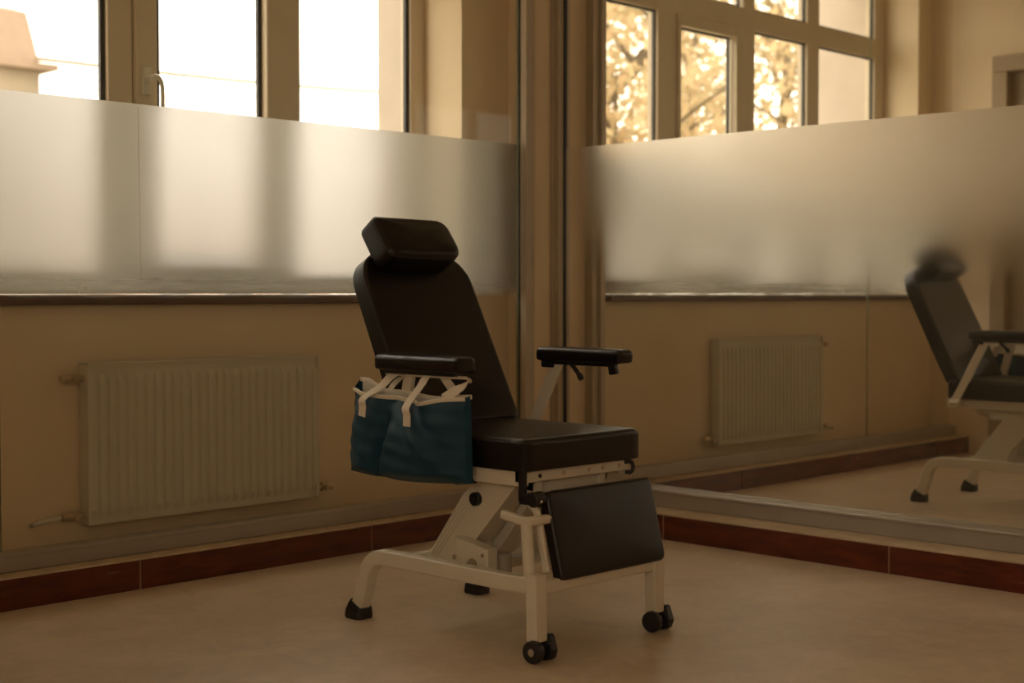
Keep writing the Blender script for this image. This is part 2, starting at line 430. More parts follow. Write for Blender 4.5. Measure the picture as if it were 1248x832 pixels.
# opening sash in the third bay
sx0, sx1, sz0, sz1 = 2.869, 3.487, 1.05, 2.497
b = BM()
for a in ((sx0, sx0+.093, sz0, sz1), (sx1-.022, sx1, sz0, sz1), (sx0+.093, sx1-.022, sz0, sz0+.085), (sx0+.093, sx1-.022, sz1-.06, sz1)):
    box(b, a[0], a[1], FY0-.022, FY1-.01, a[2], a[3], .007)
sash = obj('sash', b, M['pvc'], win)
b = BM(); box(b, 2.892, 2.928, 4.767, 4.779, 1.745, 1.855, .005); cyl(b, (2.910, 4.768, 1.80), (2.910, 4.735, 1.80), .010)
obj('handle_plate', b, M['enamel'], sash)
b = BM(); sweep(b, smooth_path([(2.908, 4.742, 1.795), (2.918, 4.731, 1.812), (2.936, 4.727, 1.806), (2.949, 4.727, 1.775), (2.952, 4.729, 1.70)], 6), rrect(.016, .020, .006), up=(0,1,0))
obj('handle_lever', b, M['enamel'], sash, True)
GL = [(1.44, 2.09, 1.075, 2.50), (2.22, 2.762, 1.075, 2.50), (2.982, 3.466, 1.135, 2.437), (3.645, 4.257, 1.075, 2.50),
      (1.44, 2.09, 2.62, 3.05), (2.22, 2.762, 2.62, 3.05), (2.885, 3.49, 2.62, 3.05), (3.645, 4.257, 2.62, 3.05)]
for x0, x1, z0, z1 in GL:
    b = BM(); box(b, x0+.002, x1-.002, 4.832, 4.838, z0+.002, z1-.002); p = obj('glass_pane', b, M['pane'], win)
    b = BM(); g = .010
    for a in ((x0, x0+g, z0, z1), (x1-g*1.9, x1, z0, z1), (x0+g, x1-g*1.9, z0, z0+g), (x0+g, x1-g*1.9, z1-g, z1)): box(b, a[0], a[1], 4.815, 4.8315, a[2], a[3])
    obj('gasket', b, M['gasket'], p)
b = BM(); box(b, WX0+.002, WX1-.002, YW-.05, FY0+.005, WZ0-.038, WZ0-.002, .006)
box(b, WX0-.06, WX1+.012, YW-.055, YW-.001, WZ0-.038, WZ0-.002, .006)
obj('window_sill', b, M['sill'], win)

# clear partition with a frosted band
gp = empty('glass_partition', (2.9, YG, .1), 'clear glass partition with a frosted band in front of the window and radiator', 'partition')
GT = H-.03
for i, (x0, x1) in enumerate(((1.15, 2.145), (2.150, 4.545))):
    b = BM(); box(b, x0, x1, YG-.004, YG+.004, .16, GT); p = obj('glass_pane', b, M['glass'], gp)
    b = BM(); box(b, x1-.0006, x1+.001, YG-.004, YG+.004, .16, GT); obj('glass_edge', b, M['glass_edge'], p)
    b = BM(); box(b, x0, x1-.012, YG-.0075, YG-.0055, .98, 1.655); f = obj('frosted_film', b, M['frost'], gp)
    if i == 1:
        b = BM(); P = smooth_path([(2.655, YG-.0085, 1.645), (2.657, YG-.0085, 1.4), (2.660, YG-.0085, 1.2), (2.662, YG-.0085, 1.047)], 4)
        sweep(b, P, circ(.0007, 6), up=(0,1,0)); sweep(b, [(2.662, YG-.0085, 1.047), (3.0, YG-.0085, 1.044), (3.32, YG-.0085, 1.040)], circ(.0007, 6), up=(0,1,0))
        obj('sash_gap_line', b, M['alu_dark'], f)  # line laid on the film, standing in for the sash gap behind
        b = BM(); sweep(b, [(2.444+.022*math.cos(a), YG-.0085, 1.012+.016*math.sin(a)) for a in [2*PI*k/20 for k in range(14)]], circ(.0009, 6), up=(0,1,0)); obj('film_blister', b, M['bagwhite'], f)
b = BM(); box(b, 1.135, 4.53, 4.385, 4.445, .1005, .165, .004); box(b, 1.135, 4.53, 4.380, 4.392, .150, .165, .002); obj('bottom_rail', b, M['alu'], gp)
b = BM(); box(b, 1.135, 4.53, 4.385, 4.445, GT, H, .003); obj('top_rail', b, M['alu'], gp)
b = BM(); box(b, 4.546, 4.552, 4.412, 4.428, .165, GT); obj('gasket', b, M['gasket'], gp)
b = BM(); box(b, 4.552, 4.585, 4.375, 4.44, .1005, H, .003); box(b, 4.583, 4.625, 4.392, 4.44, .1005, H, .003); obj('post', b, M['alu_dark'], gp)

b = BM(); box(b, 4.625, 4.868, 4.44, YW-.001, .1005, H); struct('trim_1', b, M['wall'])

# reflective partition
rp_ = empty('mirrored_partition', (XM, 2.5, .1), 'reflective glass partition with a frosted band standing right of the chair', 'partition')
RY0, RY1 = -.4, 4.40
b = BM(); box(b, XM, XM+.008, RY0, RY1, .16, GT); p = obj('glass_pane', b, M['mirror'], rp_)
b = BM(); box(b, XM-.002, XM-.0006, RY0, RY1-.004, .72, 1.655); obj('frosted_film', b, M['mirror_frost'], rp_)
b = BM(); box(b, 4.762, 4.835, RY0-.03, 4.37, .1005, .168, .003); box(b, 4.756, 4.775, RY0-.03, 4.37, .158, .172, .004); obj('bottom_rail', b, M['alu'], rp_)
b = BM(); box(b, 4.77, 4.835, RY0-.03, 4.37, GT, H, .003); obj('top_rail', b, M['alu'], rp_)
b = BM(); box(b, 4.811, 4.8195, 4.384, 4.3915, .168, GT); obj('gasket', b, M['gasket'], rp_)
b = BM(); box(b, 4.782, 4.835, 4.392, 4.418, .1005, H, .003); box(b, 4.772, 4.835, 4.418, 4.4395, .1005, H, .003)
obj('post', b, M['alu_dark'], rp_)
b = BM(); box(b, 4.77, 4.835, RY0-.05, RY0, .1005, H, .003); obj('post', b, M['alu_dark'], rp_)

# radiators
def radiator(name, O, along, length, h, ribs, label, valves):
    """O: wall-side lower start corner; along: unit vector; front faces n"""
    a = Vector(along); n = Vector((a.y, -a.x, 0)) if a.x else Vector((abs(a.y), 0, 0)); O = Vector(O); z = Vector((0,0,1))
    r = empty(name, O+a*length/2-z*O.z, label, 'radiator')
    def ob(bm, s0, s1, d0, d1, z0, z1, bev=0): obox(bm, O+a*(s0+s1)/2+n*(d0+d1)/2+z*(z0+z1)/2, a, n, z, s1-s0, abs(d1-d0), z1-z0, bev)
    b = BM(); step = length/ribs; pts = []
    ob(b, .012, length-.012, .044, .050, 0, h)
    for i in range(ribs):
        s = (i+.5)*step
        sec = [(-.36*step, 0), (-.2*step, .011), (.2*step, .011), (.36*step, 0)]
        vs = []
        for zz, k in ((.022, 0), (.05, 1), (h-.06, 1), (h-.03, 0)):
            vs.append([b.verts.new(O+a*(s+q)+n*(.0495+dd*k)+z*zz) for q, dd in sec])
        for A_, B_ in zip(vs, vs[1:]):
            for j in range(3): b.faces.new((A_[j], A_[j+1], B_[j+1], B_[j]))
    obj('front_panel', b, M['enamel'], r)
    b = BM(); ob(b, .012, length-.012, .008, .014, 0, h); obj('rear_panel', b, M['enamel'], r)
    for s in (0, length-.012):
        b = BM(); ob(b, s, s+.012, .004, .062, .0, h, .002); obj('side_cover', b, M['enamel'], r)
    b = BM()
    ob(b, .0, length, .004, .009, h, h+.008); ob(b, .0, length, .056, .062, h-.001, h+.008)
    m = int(length/.03)
    for i in range(m): ob(b, i*length/m, i*length/m+.012, .007, .060, h+.001, h+.007)
    obj('top_grille', b, M['enamel'], r)
    for s, zz, d in valves:
        b = BM(); p0 = O+a*s+n*.03+z*zz
        cyl(b, p0, p0+a*d*.05, .010, n=16); cyl(b, p0+a*d*.028, p0+a*d*.050, .017, n=8); cyl(b, p0+a*d*.05, p0+a*d*.085, .017, .014, n=18, bev=.003)
        cyl(b, p0+a*d*.04, p0+a*d*.04+n*.034, .011, n=16)
        obj('valve', b, M['brass'], r, True)
    for sb in (.12*length, .88*length):
        b = BM(); ob(b, sb-.02, sb+.02, -.0055, .010, .04, h-.04); obj('wall_bracket', b, M['enamel'], r)
    return r
rad = radiator('radiator', (2.50, 4.554, .20), (1,0,0), 1.0, .555, 27, 'wide pale panel radiator on the wall under the window sill, behind the clear glass', [(0, .51, -1), (0, .035, -1), (1.0, .035, 1)])
b = BM(); sweep(b, smooth_path([(2.46, 4.53, .235), (2.40, 4.53, .232), (2.33, 4.535, .222), (2.318, 4.548, .216)], 5), circ(.008, 10)); obj('supply_pipe', b, M['enamel'], rad, True)
radiator('radiator', (1.1345, 4.12, .22), (0,-1,0), .80, .46, 14, 'small pale radiator below the door wall, seen only in the reflective glass', [(0, .035, -1)])

# ------------------------------------------------------------------ examination chair
CX = 3.085
ch = empty('examination_chair', (CX, 3.05, 0), 'dark leather reclining examination chair with cream steel base, blue bag on its arm', 'chair')
P_ = lambda name, bm, m, parent=ch, smooth=True, angle=35: obj(name, bm, m, parent, smooth, angle=angle)
XL, XR = 2.822, 3.332                 # rail centre lines
# side rails bent down into the rear legs
rails = []
for x in (XL, XR):
    b = BM()
    prof = [(x, 2.675, .207)] + [(x, y, .203) for y in (2.8, 3.0, 3.2, 3.30)]
    for i in range(1, 9):
        a = PI/2*i/9*.94; prof.append((x, 3.305+.085*math.sin(a), .203-.085*(1-math.cos(a))))
    prof += [(x, 3.398, .10), (x, 3.425, .03)]
    sweep(b, prof, rrect(.042, .046, .006), up=(0,0,1)); rails.append(P_('side_rail', b, M['paint']))
    b = BM(); sweep(b, [(x, 3.432, 0), (x, 3.432, .004), (x, 3.430, .018), (x, 3.424, .040), (x, 3.421, .046)], rrect(.066, .074, .016), up=(0,1,0), scale=[.93, 1, 1, .88, .80]); P_('rubber_foot', b, M['rubber'], rails[-1])
    # front leg
    b = BM(); sweep(b, [(x, 2.675, .236), (x, 2.675, .225), (x, 2.672, .062), (x, 2.672, .056)], rrect(.044, .040, .004), up=(0,-1,0)); leg = P_('front_leg', b, M['paint'])
    b = BM(); cyl(b, (x, 2.672, .060), (x, 2.672, .036), .012, n=16); cyl(b, (x-.016, 2.664, .036), (x+.016, 2.664, .036), .016, n=20)
    yzplate(b, x+.020, x+.0395, round_poly([(2.690, .004, .008), (2.640, .004, .008), (2.630, .030, .01), (2.645, .074, .006), (2.668, .072, .01), (2.697, .035, .01)], 4), .003); caster = P_('caster', b, M['plastic'], leg)
    b = BM()
    for s in (-1, 1):
        c0 = Vector((x+s*.014, 2.662, .031)); c1 = Vector((x+s*.037, 2.662+s*.004, .031))
        cyl(b, c0, c1, .031, n=28, bev=.005)
    P_('wheel', b, M['rubber'], leg)
    b = BM()
    if x == XL: cyl(b, (x-.0365, 2.658, .031), (x-.0395, 2.658, .031), .011, n=20, bev=.001); P_('hub_cap', b, M['steel'], leg)
    else: cyl(b, (x+.0365, 2.666, .031), (x+.0395, 2.666, .031), .011, n=20, bev=.001); P_('hub_cap', b, M['steel'], leg)
b = BM(); bar(b, (XL+.018, 2.677, .198), (XR-.018, 2.677, .198), .034, .036, bev=.006); P_('front_crossbar', b, M['paint'])
b = BM(); bar(b, (XL+.018, 3.25, .195), (XR-.018, 3.25, .195), .034, .036, bev=.006); bar(b, (XL+.018, 3.02, .195), (XR-.018, 3.02, .195), .05, .03, bev=.006); P_('rear_crossbar', b, M['paint'])
# step / pedal bar on two round posts
b = BM()
for x in (XL, XR): cyl(b, (x, 2.700, .225), (x, 2.712, .372), .0165, n=20)
sweep(b, smooth_path([(XL, 2.80, .388), (XL, 2.745, .380), (XL+.004, 2.712, .377), (XL+.03, 2.706, .377)], 4)+[Vector((x, 2.706, .377)) for x in (XL+.08, XR-.08)]+smooth_path([(XR-.03, 2.706, .377), (XR-.004, 2.712, .377), (XR, 2.745, .380), (XR, 2.80, .388)], 4), rrect(.026, .026, .009), up=(0,0,1))
P_('pedal_bar', b, M['paint'])

# slanted lifting column: outer arm plate
AX0, AX1 = 2.905, 2.985
b = BM()
ARM = [(3.240, .175, .012), (3.045, .175, .012), (3.012, .268, .012), (2.838, .450, .012), (2.830, .494, .012), (2.96, .490, .03), (3.052, .408, .05)]
arm = round_poly(ARM, 5)
yzplate(b, AX0, AX1, arm, .012); column = P_('lift_arm', b, M['paint'])
b = BM(); cyl(b, (AX0+.004, 2.990, .404), (AX0-.016, 2.990, .404), .020, n=24, bev=.003); cyl(b, (AX0-.012, 2.990, .404), (AX0-.022, 2.990, .404), .010, n=16, bev=.002); P_('pivot_knob', b, M['plastic'], column)
b = BM(); cyl(b, (AX0+.003, 3.085, .222), (AX0-.004, 3.085, .222), .008, n=6); P_('bolt', b, M['steel'], column)
b = BM()
for k in range(3): bar(b, (AX0-.0015, 3.19-.014*k, .215), (AX0-.0015, 3.055-.014*k, .375), .0016, .003, up=(1,0,0), bev=0)
P_('stiffening_rib', b, M['paint'], column)
# parallel inner arms
b = BM()
arm2 = round_poly([(3.085, .225, .012), (3.005, .225, .012), (2.862, .400, .012), (2.868, .470, .02), (2.955, .455, .02)], 4)
yzplate(b, 2.996, 3.075, arm2, .010); P_('lift_arm', b, M['paint'])
b = BM(); yzplate(b, 3.175, 3.255, round_poly(ARM, 5), .012); P_('lift_arm', b, M['paint'])
# arched bracket at foot of the arm
b = BM()
ob_ = [(3.045, .292), (2.965, .280), (2.905, .270), (2.903, .178), (2.936, .178), (2.940, .215), (2.948, .236), (2.965, .243), (2.982, .238), (2.996, .215), (3.004, .205), (3.022, .235)]
yzplate(b, 2.862, 2.905, ob_, .004); br = P_('arch_bracket', b, M['paint'])
b = BM(); cyl(b, (2.864, 2.922, .252), (2.858, 2.922, .252), .006, n=6); P_('bolt', b, M['steel'], br)
b = BM(); cyl(b, (2.955, 2.945, .178), (2.955, 2.945, .246), .034, n=28, bev=.008); P_('drive_housing', b, M['paint_d'])
# seat frame
SX0, SX1, SY0, SY1, SZ = 2.848, 3.358, 2.745, 3.29, .505
b = BM()
box(b, 2.860, 2.895, SY0+.025, 3.30, .462, SZ+.004, .005); box(b, 3.285, 3.322, SY0+.025, 3.30, .462, SZ+.004, .005)
box(b, 2.860, 3.322, SY0+.018, SY0+.05, .472, SZ+.004, .004); box(b, 2.895, 3.285, 3.24, 3.28, .462, SZ+.004, .004)
sf = P_('seat_frame', b, M['paint'])
b = BM(); box(b, 2.93, 3.20, 2.785, 2.82, .435, .473, .004); box(b, 2.93, 2.955, 2.775, 3.2, .44, .474, .003); box(b, 3.20, 3.225, 2.775, 3.2, .44, .474, .003); P_('under_frame', b, M['paint'])
for x in (2.93, 3.03, 3.14, 3.20, 3.275):
    b = BM(); cyl(b, (x, SY0+.020, .489), (x, SY0+.0155, .489), .0062, n=14); P_('bolt', b, M['brass'] if x > 2.95 else M['plastic'], sf)
b = BM(); sweep(b, smooth_path([(3.30, 2.765, .497), (3.318, 2.752, .497), (3.322, 2.748, .480), (3.314, 2.752, .466), (3.302, 2.762, .468)], 5), rrect(.012, .010, .004), up=(1,0,0)); P_('clip', b, M['plastic'], sf)
# seat cushion
b = BM()
ol = round_poly([(SX0, SY0, .022), (SX1, SY0, .022), (SX1, SY1, .04), (SX0, SY1, .04)], 6)
rim = cushion(b, ol, (0,0,SZ), (1,0,0), (0,1,0), (0,0,1), .092, er=.020, crown=.010, dense=120)
seat = P_('seat', b, M['leather'])
b = BM(); sweep(b, rim, circ(.0026, 8), closed=True); P_('piping', b, M['piping'], seat)
# backrest
TH = R(26.5)
A_, B_, C_ = Vector((1,0,0)), Vector((0, math.sin(TH), math.cos(TH))), Vector((0, -math.cos(TH), math.sin(TH)))
OB = Vector((0, 3.232, .602))-C_*.068
b = BM()
ol = round_poly([(2.866, 0, .02), (3.336, 0, .02), (3.330, .595, .115), (2.876, .595, .10)], 10)
rim = cushion(b, ol, OB, A_, B_, C_, .068, er=.012, crown=.006, dense=140)
back = P_('backrest', b, M['leather'])
b = BM(); sweep(b, rim, circ(.0028, 8), closed=True); P_('piping', b, M['piping'], back)
b = BM()
for x in (2.95, 3.24): bar(b, OB+A_*x-C_*.012+B_*.02, OB+A_*x-C_*.012+B_*.52, .03, .022, up=C_)
bar(b, OB+A_*2.93-C_*.014+B_*.30, OB+A_*3.26-C_*.014+B_*.30, .03, .02, up=C_); 
bar(b, (2.95, 3.30, .50), OB+A_*2.95-C_*.012+B_*.06, .03, .022, up=(1,0,0)); bar(b, (3.24, 3.30, .50), OB+A_*3.24-C_*.012+B_*.06, .03, .022, up=(1,0,0))
P_('back_frame', b, M['paint'], back)
b = BM(); cyl(b, (2.88, 3.36, .515), (2.96, 3.36, .515), .012, n=16); cyl(b, (2.868, 3.36, .515), (2.884, 3.36, .515), .020, n=18, bev=.003); box(b, 2.94, 2.965, 3.29, 3.375, .49, .53, .004)
P_('recline_hinge', b, M['paint'])
# headrest pillow
TH2 = R(36)
b2, c2 = Vector((0, math.sin(TH2), math.cos(TH2))), Vector((0, -math.cos(TH2), math.sin(TH2)))
OH = Vector((3.08, 3.440, 1.078))
b = BM()
ol = round_poly([(-.160, 0, .035), (.158, 0, .05), (.152, .158, .05), (-.158, .163, .02)], 8)
rim = cushion(b, ol, OH-c2*.020, A_, b2, c2, .095, er=.028, crown=.010, dense=110, back_er=.015)
head = P_('headrest', b, M['leather'])
b = BM(); sweep(b, rim, circ(.0022, 8), closed=True); P_('piping', b, M['piping'], head)
for x in (-.06, .06):
    b = BM(); cyl(b, OH+A_*x+b2*.05-c2*.015, OH+A_*x-B_*.02-C_*.085, .007, n=12); P_('headrest_rod', b, M['steel'], head)
# armrests
def armrest(x0, x1, y0, y1, z0, z1, foot, top, sx):
    b = BM(); ol = round_poly([(x0, y0, .014), (x1, y0, .014), (x1, y1, .022), (x0, y1, .022)], 6)
    cushion(b, ol, (0,0,z0), (1,0,0), (0,1,0), (0,0,1), z1-z0, er=.015, crown=.003, dense=90, back_er=.010)
    pad = P_('armrest', b, M['leather'])
    b = BM(); bar(b, foot, top, .040, .016, up=(1,0,0), bev=.003); P_('arm_support', b, M['paint'], pad)
    b = BM(); xm = (x0+x1)/2; box(b, xm-.014, xm+.014, y0+.05, y1-.03, z0-.012, z0+.002, .003); bk = P_('arm_bracket', b, M['plastic'], pad)
    return pad
al = armrest(2.788, 2.862, 2.945, 3.325, .774, .819, (2.845, 3.27, .50), (2.835, 3.205, .760), -1)
ar = armrest(3.325, 3.397, 2.806, 3.164, .788, .830, (3.356, 3.235, .50), (3.356, 3.085, .785), 1)
b = BM(); box(b, 3.338, 3.375, 3.095, 3.145, .766, .790, .005); P_('arm_socket', b, M['plastic'], ar)
b = BM(); sweep(b, [(3.352, 3.03, .785), (3.350, 3.00, .758), (3.349, 2.985, .742)], circ(.007, 12), up=(1,0,0)); cyl(b, (3.349, 2.990, .749), (3.349, 2.978, .733), .0095, n=16, bev=.003); P_('release_lever', b, M['plastic'], ar)
b = BM(); bar(b, (3.352, 2.856, .790), (3.354, 2.850, .753), .030, .020, up=(1,0,0), bev=.005); P_('hand_brake', b, M['plastic'], ar)
b = BM(); bar(b, (3.335, 3.235, .475), (3.370, 3.235, .50), .05, .03); bar(b, (3.356, 3.250, .47), (3.356, 3.225, .51), .05, .02, up=(1,0,0)); P_('arm_mount', b, M['paint'])
b = BM(); bar(b, (2.83, 3.235, .490), (2.875, 3.235, .490), .05, .03); P_('arm_mount', b, M['paint'])
# black corner lever and knob at the front
b = BM(); box(b, 2.851, 2.868, 2.752, 2.772, .425, .520, .003); box(b, 2.851, 2.90, 2.728, 2.772, .415, .445, .006); cyl(b, (2.853, 2.722, .432), (2.895, 2.722, .432), .022, n=20, bev=.006); P_('hinge_block', b, M['plastic'])
b = BM(); bar(b, (2.868, 3.045, .452), (2.868, 2.955, .465), .02, .020, up=(0,0,1), bev=.008); P_('lift_lever', b, M['plastic'])
# leg rest
t0 = Vector((0, 2.712, .452)); t1 = Vector((0, 2.650, .212)); bb = (t0-t1).normalized(); cc = Vector((0, -bb.z, bb.y))
b = BM(); ol = round_poly([(2.900, 0, .012), (3.356, 0, .022), (3.356, (t0-t1).length, .012), (2.900, (t0-t1).length, .02)], 6)
rim = cushion(b, ol, t1-cc*.034, A_, bb, cc, .038, er=.010, crown=.004, dense=110)
lr = P_('leg_rest', b, M['leather'])
b = BM(); sweep(b, rim, circ(.0024, 8), closed=True); P_('piping', b, M['piping'], lr)
b = BM()
sweep(b, smooth_path([(2.862, 2.755, .430), (2.866, 2.738, .418), (2.872, 2.722, .400), (2.874, 2.716, .385)], 4)[:-1]+smooth_path([(2.874, 2.716, .385), (2.874, 2.706, .34), (2.874, 2.690, .26), (2.874, 2.684, .235)], 4), rrect(.020, .014, .005), up=(1,0,0))
bar(b, (2.90, 2.752, .36), (2.90, 2.700, .235), .024, .014, up=(1,0,0)); bar(b, (3.32, 2.772, .42), (3.32, 2.700, .235), .024, .014, up=(1,0,0)); bar(b, (2.90, 2.712, .27), (3.32, 2.712, .27), .03, .012)
P_('leg_rest_frame', b, M['paint'], lr)
b = BM(); bar(b, (2.862, 2.748, .436), (2.874, 2.700, .428), .016, .012, bev=.005); P_('release_rod', b, M['bagwhite'], lr)

# ------------------------------------------------------------------ tote bag
bag = empty('tote_bag', (2.80, 3.15, .46), 'dark blue tote bag with cream straps hanging under the left-hand armrest', 'bag')
Y0, Y1 = 2.936, 3.425
def sm(a, lo, hi):
    t = max(0, min(1, (a-lo)/(hi-lo))); return t*t*(3-2*t)
def bag_pt(s, h, side):
    """s 0..1 from near (low y) to far (high y), h 0..1 bottom..top, side -1 outer, 1 inner"""
    y = Y0+(Y1-Y0)*s
    wide = 1+.035*(1-h)
    yc = (Y0+Y1)/2; y = yc+(y-yc)*wide+(.022*(1-h)**1.5*s)
    zt = .706-.010*math.sin(PI*s)-.012*math.exp(-((s-.33)/.12)**2)+.006*math.exp(-((s-.98)/.1)**2)
    if side > 0: zt = .712+.030*sm(s, .75, .95)-.012*math.exp(-((s-.3)/.2)**2)
    zb = .462-.006*s-.012*math.sin(PI*s)
    z = zb+(zt-zb)*h
    edge = (1-abs(2*s-1)**3.0)
    t = (.016+.040*edge) if h > .0 else .02
    belly = .044*edge*(1-(2*h-.75)**2*.8)*(1 if h < .95 else .8)
    foldA = -.075*math.exp(-abs((s-(.68-.10*h))/(.035+.06*h))**1.4)*(.35+.65*math.sin(PI*min(1, h*.9+.25)))
    foldB = .022*math.exp(-((s-(.24+.35*(h-.5)))/.06)**2)*math.sin(PI*min(1, max(0, h)))
    foldC = -.022*math.exp(-((s-(.12+.45*(h-.35)))/.05)**2)*sm(h, .2, .8)
    foldD = .010*math.exp(-((s-.86)/.06)**2)*h
    wr = .0025*math.sin(17*s+9*h)+.002*math.sin(31*h-11*s)
    close = sm(h, 0, .12)
    d = (t+belly+foldA+foldB+foldC+foldD+wr)*(.45+.55*close)
    if side < 0: return Vector((2.822-max(.004, d), y, z))
    return Vector((2.826+max(.002, .006*edge*(1-h*.4)), y, z))
def bag_surface(bm, side, off=0., h0=0., h1=1., ns=72, nh=40):
    g = [[bm.verts.new(bag_pt(i/ns, h0+(h1-h0)*j/nh, side)+Vector((off, 0, 0))) for i in range(ns+1)] for j in range(nh+1)]
    for j in range(nh):
        for i in range(ns): bm.faces.new((g[j][i], g[j][i+1], g[j+1][i+1], g[j+1][i]))
    return g
b = BM(); g1 = bag_surface(b, -1); g2 = bag_surface(b, 1)
for i in range(72): b.faces.new((g1[0][i], g1[0][i+1], g2[0][i+1], g2[0][i]))
for e in (0, 72):
    for j in range(40): b.faces.new((g1[j][e], g1[j+1][e], g2[j+1][e], g2[j][e]))
o = obj('body', b, M['bagblue'], bag, True, angle=60)
b = BM()
for side in (1, -1):
    g = []
    for j in range(11):
        row = []
        for i in range(49):
            p = bag_pt(.03+.94*i/48, .55+(.45 if side > 0 else .443)*j/10, side)
            p.x = max(p.x-.0025, 2.8232) if side > 0 else min(p.x+.0045, 2.8215)
            row.append(b.verts.new(p))
        g.append(row)
    for j in range(10):
        for i in range(48): b.faces.new((g[j][i], g[j][i+1], g[j+1][i+1], g[j+1][i]))
lin = obj('lining', b, M['lining'], bag, True)
md = lin.modifiers.new('thick', 'SOLIDIFY'); md.thickness = .0012
b = BM()
for side in (-1, 1):
    pth = [bag_pt(i/60, .985, side)+Vector((-.002 if side < 0 else .001, 0, 0)) for i in range(61)]
    sweep(b, pth, rrect(.007, .013, .003), up=(0,0,1))
obj('rim_binding', b, M['bagwhite'], bag, True)
def on_bag(s, h, off=-.003): return bag_pt(s, h, -1)+Vector((off, 0, 0))
def flat(s, h):
    p = on_bag(s, h); p.x = min(bag_pt(s+q, k, -1).x for q in (-.03, 0, .03) for k in (.72, .8, .9, .97))-.004; return p
yd = (0, 1, 0)
UX = 2.822
for name, pth in (
    ('strap', [(flat(.775, .74), yd), (flat(.77, .85), yd), (flat(.765, .96), yd), ((2.792, 3.285, .724), (0,1,.25)), ((2.808, 3.262, .752), (.1,1,.3)), ((UX, 3.235, .765), (.3,1,0))]),
    ('strap', [(flat(.335, .72), yd), (flat(.335, .85), yd), (flat(.34, .965), yd), ((2.790, 3.112, .728), yd), ((2.805, 3.106, .752), yd), ((UX, 3.105, .767), yd)]),
    ('strap', [((2.833, 3.300, .690), yd), ((2.833, 3.285, .718), (.3,1,0)), ((2.832, 3.255, .742), (.5,1,.2)), ((2.832, 3.215, .760), (.6,1,0)), ((2.83, 3.165, .766), (1,.4,0))]),
    ('strap', [((2.833, 2.992, .690), yd), ((2.833, 3.015, .722), yd), ((2.832, 3.045, .752), yd), ((2.832, 3.058, .766), yd)]),
    ('strap', [(on_bag(.17, 1.0, .010), (0,1,.2)), ((2.800, 2.975, .722), (.2,1,.5)), ((2.806, 2.942, .738), (.5,.8,.3)), ((2.812, 2.930, .755), (.8,.5,0)), ((2.82, 2.965, .765), (1,.1,0))])):
    b = BM(); ribbon(b, pth, .030 if name else .03, .0028); obj(name, b, M['bagwhite'], bag, True)
b = BM(); box(b, 2.8195, 2.828, 2.955, 3.30, .7555, .7625, .003); obj('handle_loop', b, M['bagwhite'], bag)

# ------------------------------------------------------------------ outside
b = BM(); box(b, -70, 90, 5.3, 120, -.75, -.6); struct('ground', b, M['ground'])
def house(name, x0, x1, y0, y1, zb, ze, zr, over, wallm, roofm, label, wins):
    r = empty(name, ((x0+x1)/2, (y0+y1)/2, zb), label, 'building')
    b = BM(); box(b, x0, x1, y0, y1, zb, ze); obj('wall', b, wallm, r)
    b = BM(); v = []
    for z, k in ((ze, over), (ze+.14, over), (ze+.15, .0), (zr-.1, -.20), (zr, -.45)):
        v.append([b.verts.new(p) for p in ((x0-k, y0-k, z), (x1+k, y0-k, z), (x1+k, y1+k, z), (x0-k, y1+k, z))])
    for A, B in zip(v, v[1:]):
        for j in range(4): b.faces.new((A[j], A[(j+1) % 4], B[(j+1) % 4], B[j]))
    b.faces.new(v[0][::-1]); b.faces.new(v[-1]); obj('roof', b, roofm, r)
    for wx, wz, ww, wh in wins:
        b = BM(); box(b, wx-ww/2, wx+ww/2, y0-.06, y0+.02, wz, wz+wh, .02); f = obj('window', b, M['pvc'], r)
        b = BM(); box(b, wx-ww/2+.09, wx+ww/2-.09, y0-.075, y0-.055, wz+.09, wz+wh-.09); obj('pane', b, M['darkglass'], f)
    return r
house('house', 6.5, 15.6, 30, 38, -.6, 5.95, 7.35, .3, M['house'], M['roof'], 'tall beige house with a mansard roof outside the leftmost window panes', [(8.5, 2.4, 1.2, 1.6), (11.2, 2.4, 1.2, 1.6), (13.9, 2.4, 1.2, 1.6)])
house('house', 18.2, 24.5, 31, 37, -.6, 2.7, 3.5, .25, M['pink'], M['roof'], 'low pink house blurred by the frosted glass outside the middle window', [(19.6, .3, 1, 1.3), (21.5, .3, 1, 1.3), (23.3, .3, 1, 1.3)])
b = BM(); sweep(b, [Vector((15.3+(34-15.3)*k/24, 29.6, 6.15+.95*k/24-.25*math.sin(PI*k/24))) for k in range(25)], circ(.055, 8), up=(0,1,0))
tag(obj('overhead_cable', b, M['roof'], None, True), 'thin cable strung across the pale sky beside the beige house', 'cable')
# white car
car = empty('car', (6.2, 14, -.6), 'white car parked outside, its pale roof blurred behind the frosted glass', 'car')
prof = [(-2.1, .25), (-2.15, .75), (-1.9, .95), (-1.2, 1.02), (-.75, 1.42), (-.2, 1.56), (.7, 1.55), (1.3, 1.38), (1.75, 1.0), (2.1, .92), (2.15, .4), (2.05, .22)]
def carsec(bm, w0, scale_top, pr, y0, zb=-.6):
    rows = []
    for x, z in pr:
        k = 1-.16*max(0, z-.95)/.6
        rows.append([bm.verts.new((6.2+x, y0+s*w0*k, zb+z)) for s in (-1, 1)])
    n = len(rows)
    for i in range(n): bm.faces.new((rows[i][0], rows[(i+1) % n][0], rows[(i+1) % n][1], rows[i][1]))
    bm.faces.new([r_[0] for r_ in rows]); bm.faces.new([r_[1] for r_ in rows][::-1])
b = BM(); carsec(b, .85, 1, smooth_path([(x, 0, z) for x, z in prof], 3) and [(p.x, p.z) for p in smooth_path([(x, 0, z) for x, z in prof], 3)], 14); obj('body', b, M['carpaint'], car, True)
